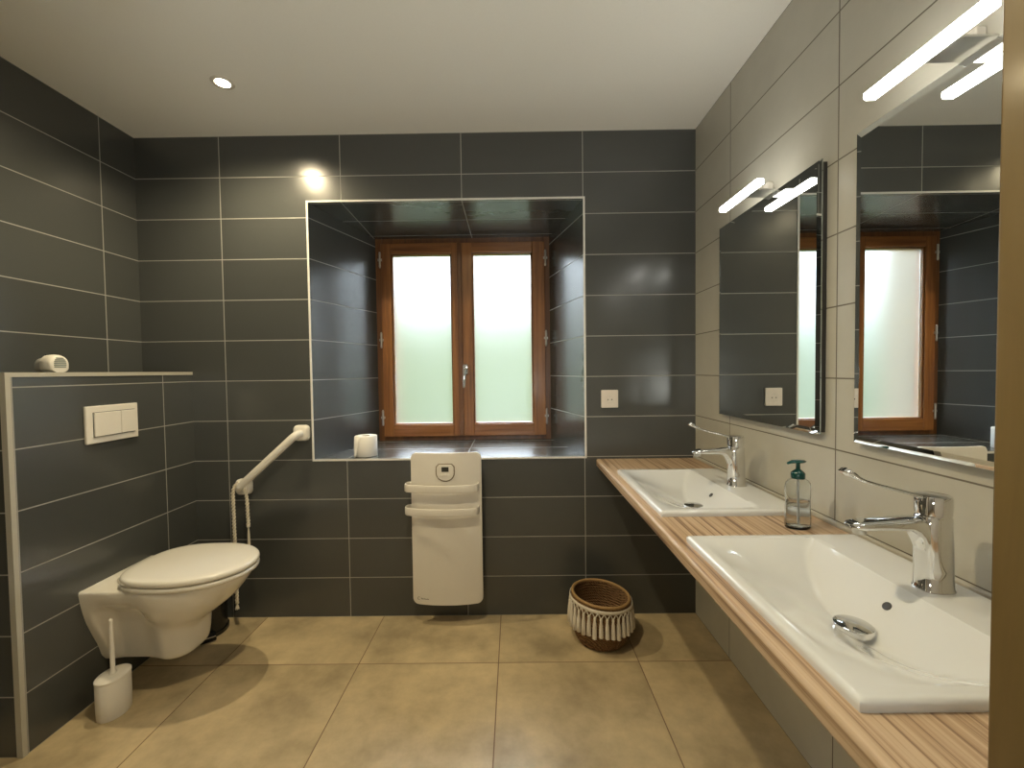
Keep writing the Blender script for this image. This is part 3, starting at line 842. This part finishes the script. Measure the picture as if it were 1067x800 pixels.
# control unit
def shield(s, n=20):
    pts = [(-0.032*s, 0.040*s), (0.032*s, 0.040*s), (0.045*s, 0.026*s), (0.046*s, 0.0)]
    for i in range(1, n):
        a = PI * i / n; pts.append((0.046*s*math.cos(a), -0.046*s*math.sin(a)**0.9))
    pts += [(-0.046*s, 0.0), (-0.045*s, 0.026*s)]
    return pts
czz = 0.755 - 0.108; yb = -0.1037
m = MB(); m.prism([(x, z + czz) for x, z in shield(1.0)], 1, yb - 0.002, yb + 0.006); m.build('control_surround', plain('bronze_grey_ring', (0.20, 0.15, 0.09), 0.4, noise=0.05), rd, smooth=30)
m = MB(); m.prism([(x, z + czz) for x, z in shield(0.90)], 1, yb - 0.006, yb + 0.004); ctl = m.build('control_panel', enamel, rd, smooth=30, bevel=0.002)
m = MB(); m.box((-0.017, yb - 0.0072, czz + 0.002), (0.017, yb - 0.004, czz + 0.025)); m.build('screen', lcd_m, ctl, smooth=0)
for bx, bz in ((-0.016, -0.014), (0.0, -0.010), (0.016, -0.014)):
    m = MB(); m.tube([(bx, yb - 0.004, czz + bz), (bx, yb - 0.0078, czz + bz)], 0.0055, 14); m.build('button', plastic, ctl)
# small printed mark at the lower left corner
m = MB(); yy = lambda x: bow(x) - 0.0008
cx0, cz0 = -0.140, 0.030
n = 18
lo = [[(cx0 + r*math.cos(2*PI*j/n), yy(cx0), cz0 + r*math.sin(2*PI*j/n)) for j in range(n)] for r in (0.0075, 0.0055)]
m.loft(lo, False, False)
x = cx0 + 0.011
for hgt, wd in ((.009,.004),(.006,.004),(.005,.004),(.009,.002),(.005,.005),(.005,.004),(.007,.003),(.005,.004)):
    m.add([(x, yy(x), cz0-.004), (x+wd, yy(x), cz0-.004), (x+wd, yy(x), cz0-.004+hgt*0.4), (x, yy(x), cz0-.004+hgt)], [(0,1,2,3)])
    x += wd + 0.0012
m.build('printed_mark', mark_m, rd, smooth=0)

# ------------------------------------------------------------------ socket
so = thing('wall_socket', (0.4715, D, 1.044), 'white square wall socket on the dark tiles right of the window', 'socket')
m = MB(); m.prism(rrect(0.083, 0.088, 0.004, cx=0, cy=0.044), 1, -0.010, 0.0); m.build('plate', socket_m, so, smooth=40, bevel=0.002)
m = MB()
lo = [[(r*math.cos(2*PI*j/32), y, 0.044 + r*math.sin(2*PI*j/32)) for j in range(32)] for r, y in ((0.0225, -0.0100), (0.0225, -0.0118), (0.0200, -0.0118), (0.0190, -0.0104), (0.0, -0.0104))]
m.loft(lo, False, False); m.build('recess', socket_m, so, smooth=40)
for hx in (-0.0095, 0.0095):
    m = MB(); m.tube([(hx, -0.0100, 0.040), (hx, -0.0108, 0.040)], 0.0032, 12); m.build('pin_hole', backing_and_shade, so)  # dark disc painted as the shade inside each pin hole
m = MB(); m.tube([(0, -0.010, 0.055), (0, -0.0135, 0.055)], 0.0026, 12); m.build('earth_pin', steel, so)

# ------------------------------------------------------------------ toilet roll on the sill
tr = thing('toilet_roll', (-0.772, 2.222, 0.8045), 'white toilet roll standing on the left end of the niche sill', 'toilet roll')
R, RI, Hh = 0.056, 0.021, 0.104
m = MB(); m.lathe([(RI, 0.0), (R - 0.002, 0.0), (R, 0.002), (R, Hh - 0.002), (R - 0.002, Hh), (RI, Hh), (RI, 0.0)], 48, cap0=False, cap1=False); m.build('paper', paper_m, tr, smooth=50)
m = MB(); m.lathe([(RI, 0.0), (RI, Hh - 0.001), (RI - 0.0015, Hh - 0.001), (RI - 0.0015, 0.0), (RI, 0.0)], 32, cap0=False, cap1=False); m.build('core', card_m, tr, smooth=50)
m = MB(); vs = []
for j, (z, w) in enumerate(((Hh - 0.003, 62), (0.07, 50), (0.04, 38), (0.012, 27), (0.0015, 22))):
    for i in range(9):
        a = math.radians(196 + 0.55*(62 - w) + w * i / 8); rr_ = R + 0.0012 + 0.0035 * j * (0.4 + 0.6*i/8)
        vs.append((rr_*math.cos(a), rr_*math.sin(a), z))
fs = [(j*9+i, j*9+i+1, (j+1)*9+i+1, (j+1)*9+i) for j in range(4) for i in range(8)]
o = MB().add(vs, fs).build('loose_sheet', paper_m, tr, smooth=50)
md = o.modifiers.new('thickness', 'SOLIDIFY'); md.thickness = 0.0008

# ------------------------------------------------------------------ soap bottle
sb = thing('soap_bottle', (0.782, 1.192, TOP), 'clear oval soap pump bottle with dark green pump between the basins', 'soap bottle')
prof = [(0.88, 0.0), (0.97, 0.003), (1.0, 0.010), (0.99, 0.03), (0.95, 0.055), (0.94, 0.075), (0.98, 0.098), (0.99, 0.112), (0.93, 0.124), (0.75, 0.132), (0.45, 0.136), (0.36, 0.139), (0.36, 0.146)]
inner = [(max(r - 0.06, 0.05), z + (0.004 if z < 0.01 else 0)) for r, z in prof]
m = MB(); m.lathe(prof + list(reversed(inner)), 40, sx=0.037, sy=0.026, cap0=True, cap1=True); m.build('bottle_body', bottle_m, sb, smooth=50)
lq = [(r - 0.075, z) for r, z in prof if z < 0.08]; lq[0] = (0.80, 0.0052); lq[1] = (0.88, 0.007)
m = MB(); m.lathe(lq + [(0.0, 0.0751)], 40, sx=0.037, sy=0.026); m.build('liquid', soap_m, sb, smooth=50)
m = MB(); m.tube([(0, 0, 0.012), (0.001, 0, 0.08), (0, 0, 0.140)], 0.003, 10); m.build('dip_tube', plain('clear_tube', (0.6, 0.62, 0.62), 0.3, noise=0.02), sb)
pu = MB(); pu.lathe([(0.0165, 0.137), (0.0175, 0.139), (0.0175, 0.151), (0.015, 0.155), (0.009, 0.160), (0.0055, 0.163), (0.0050, 0.178), (0.0065, 0.180)], 28); pu.build('pump_collar', teal_m, sb, smooth=40)
pu = MB(); pu.lathe([(0.008, 0.179), (0.021, 0.1815), (0.024, 0.184), (0.020, 0.1865), (0.0, 0.188)], 28, sy=0.62)
pu.tube([(-0.010, 0, 0.1835), (-0.026, 0, 0.183), (-0.034, 0, 0.1805)], [0.0045, 0.004, 0.0032], 10); pu.build('pump_head', teal_m, sb, smooth=50)
sb.rotation_euler = (0, 0, math.radians(12))

# ------------------------------------------------------------------ basket
bk = thing('woven_basket', (0.384, 1.957, 0), 'round woven brown basket with cream tassel fringe on the floor by the back wall', 'basket')
def slant(p):
    x, y, z = p; return (x, y, z - x * 0.085 * max(0, z / 0.205) ** 1.2)
def sl(mb): mb.v = [slant(p) for p in mb.v]; return mb
OUT = [(0.102, 0.0), (0.112, 0.012), (0.124, 0.04), (0.132, 0.08), (0.135, 0.12), (0.134, 0.165), (0.131, 0.205)]
def ro(z): return lerp_table([(z_, r_) for r_, z_ in OUT], z)
m = MB(); prof = [(0.0, 0.001), (0.10, 0.001)]
for i in range(61):
    z = 0.002 + 0.203 * i / 60
    prof.append((ro(z) + 0.0022*math.sin(2*PI*z/0.0135), z))
for i in range(61):
    z = 0.205 - 0.195 * i / 60
    prof.append((ro(z) - 0.009 + 0.0022*math.sin(2*PI*z/0.0135), z))
prof.append((0.0, 0.008))
m.lathe(prof, 72, cap0=False, cap1=False); sl(m).build('woven_body', weave_m, bk, smooth=60)
m = MB(); n = 72
lo = [[( (0.1275 + 0.007*math.cos(b))*math.cos(2*PI*j/n), (0.1275 + 0.007*math.cos(b))*math.sin(2*PI*j/n), 0.206 + 0.007*math.sin(b)) for j in range(n)] for b in [2*PI*k/10 for k in range(11)]]
m.loft(lo, False, False); sl(m).build('rim', rim_m, bk, smooth=60)
NT = 34
m = MB(); lo = [[((0.1395 + 0.003*math.cos(b))*math.cos(2*PI*j/n), (0.1395 + 0.003*math.cos(b))*math.sin(2*PI*j/n), 0.190 + 0.008*math.sin(b)) for j in range(n)] for b in [2*PI*k/8 for k in range(9)]]
m.loft(lo, False, False)
for k in range(NT):
    for s in (-1, 1):
        pts = []
        for i in range(4):
            a = 2*PI*(k + s*(0.5 - 0.5*i/3*1.0))/NT + (2*PI*0.5/NT)
            z = 0.186 - 0.024*i/3; r = 0.1405 + 0.001*i/3
            pts.append((r*math.cos(a), r*math.sin(a), z))
        m.tube(pts, 0.0026, 6)
sl(m).build('fringe_band', tassel_m, bk, smooth=60)
for k in range(NT):
    a = 2*PI*(k + 0.5)/NT
    ln = 0.088 + random.uniform(-0.006, 0.006); jt = random.uniform(-0.012, 0.012)
    m = MB(); pts = []; rad = []
    for z, r in ((0.168, 0.0035), (0.164, 0.0062), (0.158, 0.0066), (0.152, 0.0058), (0.135, 0.0085), (0.11, 0.0095), (0.168 - ln, 0.0100), (0.166 - ln, 0.006)):
        q = 0.1405 + 0.003 * max(0, min(1, (0.165 - z) / 0.08)); aa = a + jt*(0.168 - z)/0.09
        pts.append((q*math.cos(aa), q*math.sin(aa), z)); rad.append(r)
    m.tube(pts, rad, 9); sl(m).build('tassel', tassel_m, bk, smooth=60)
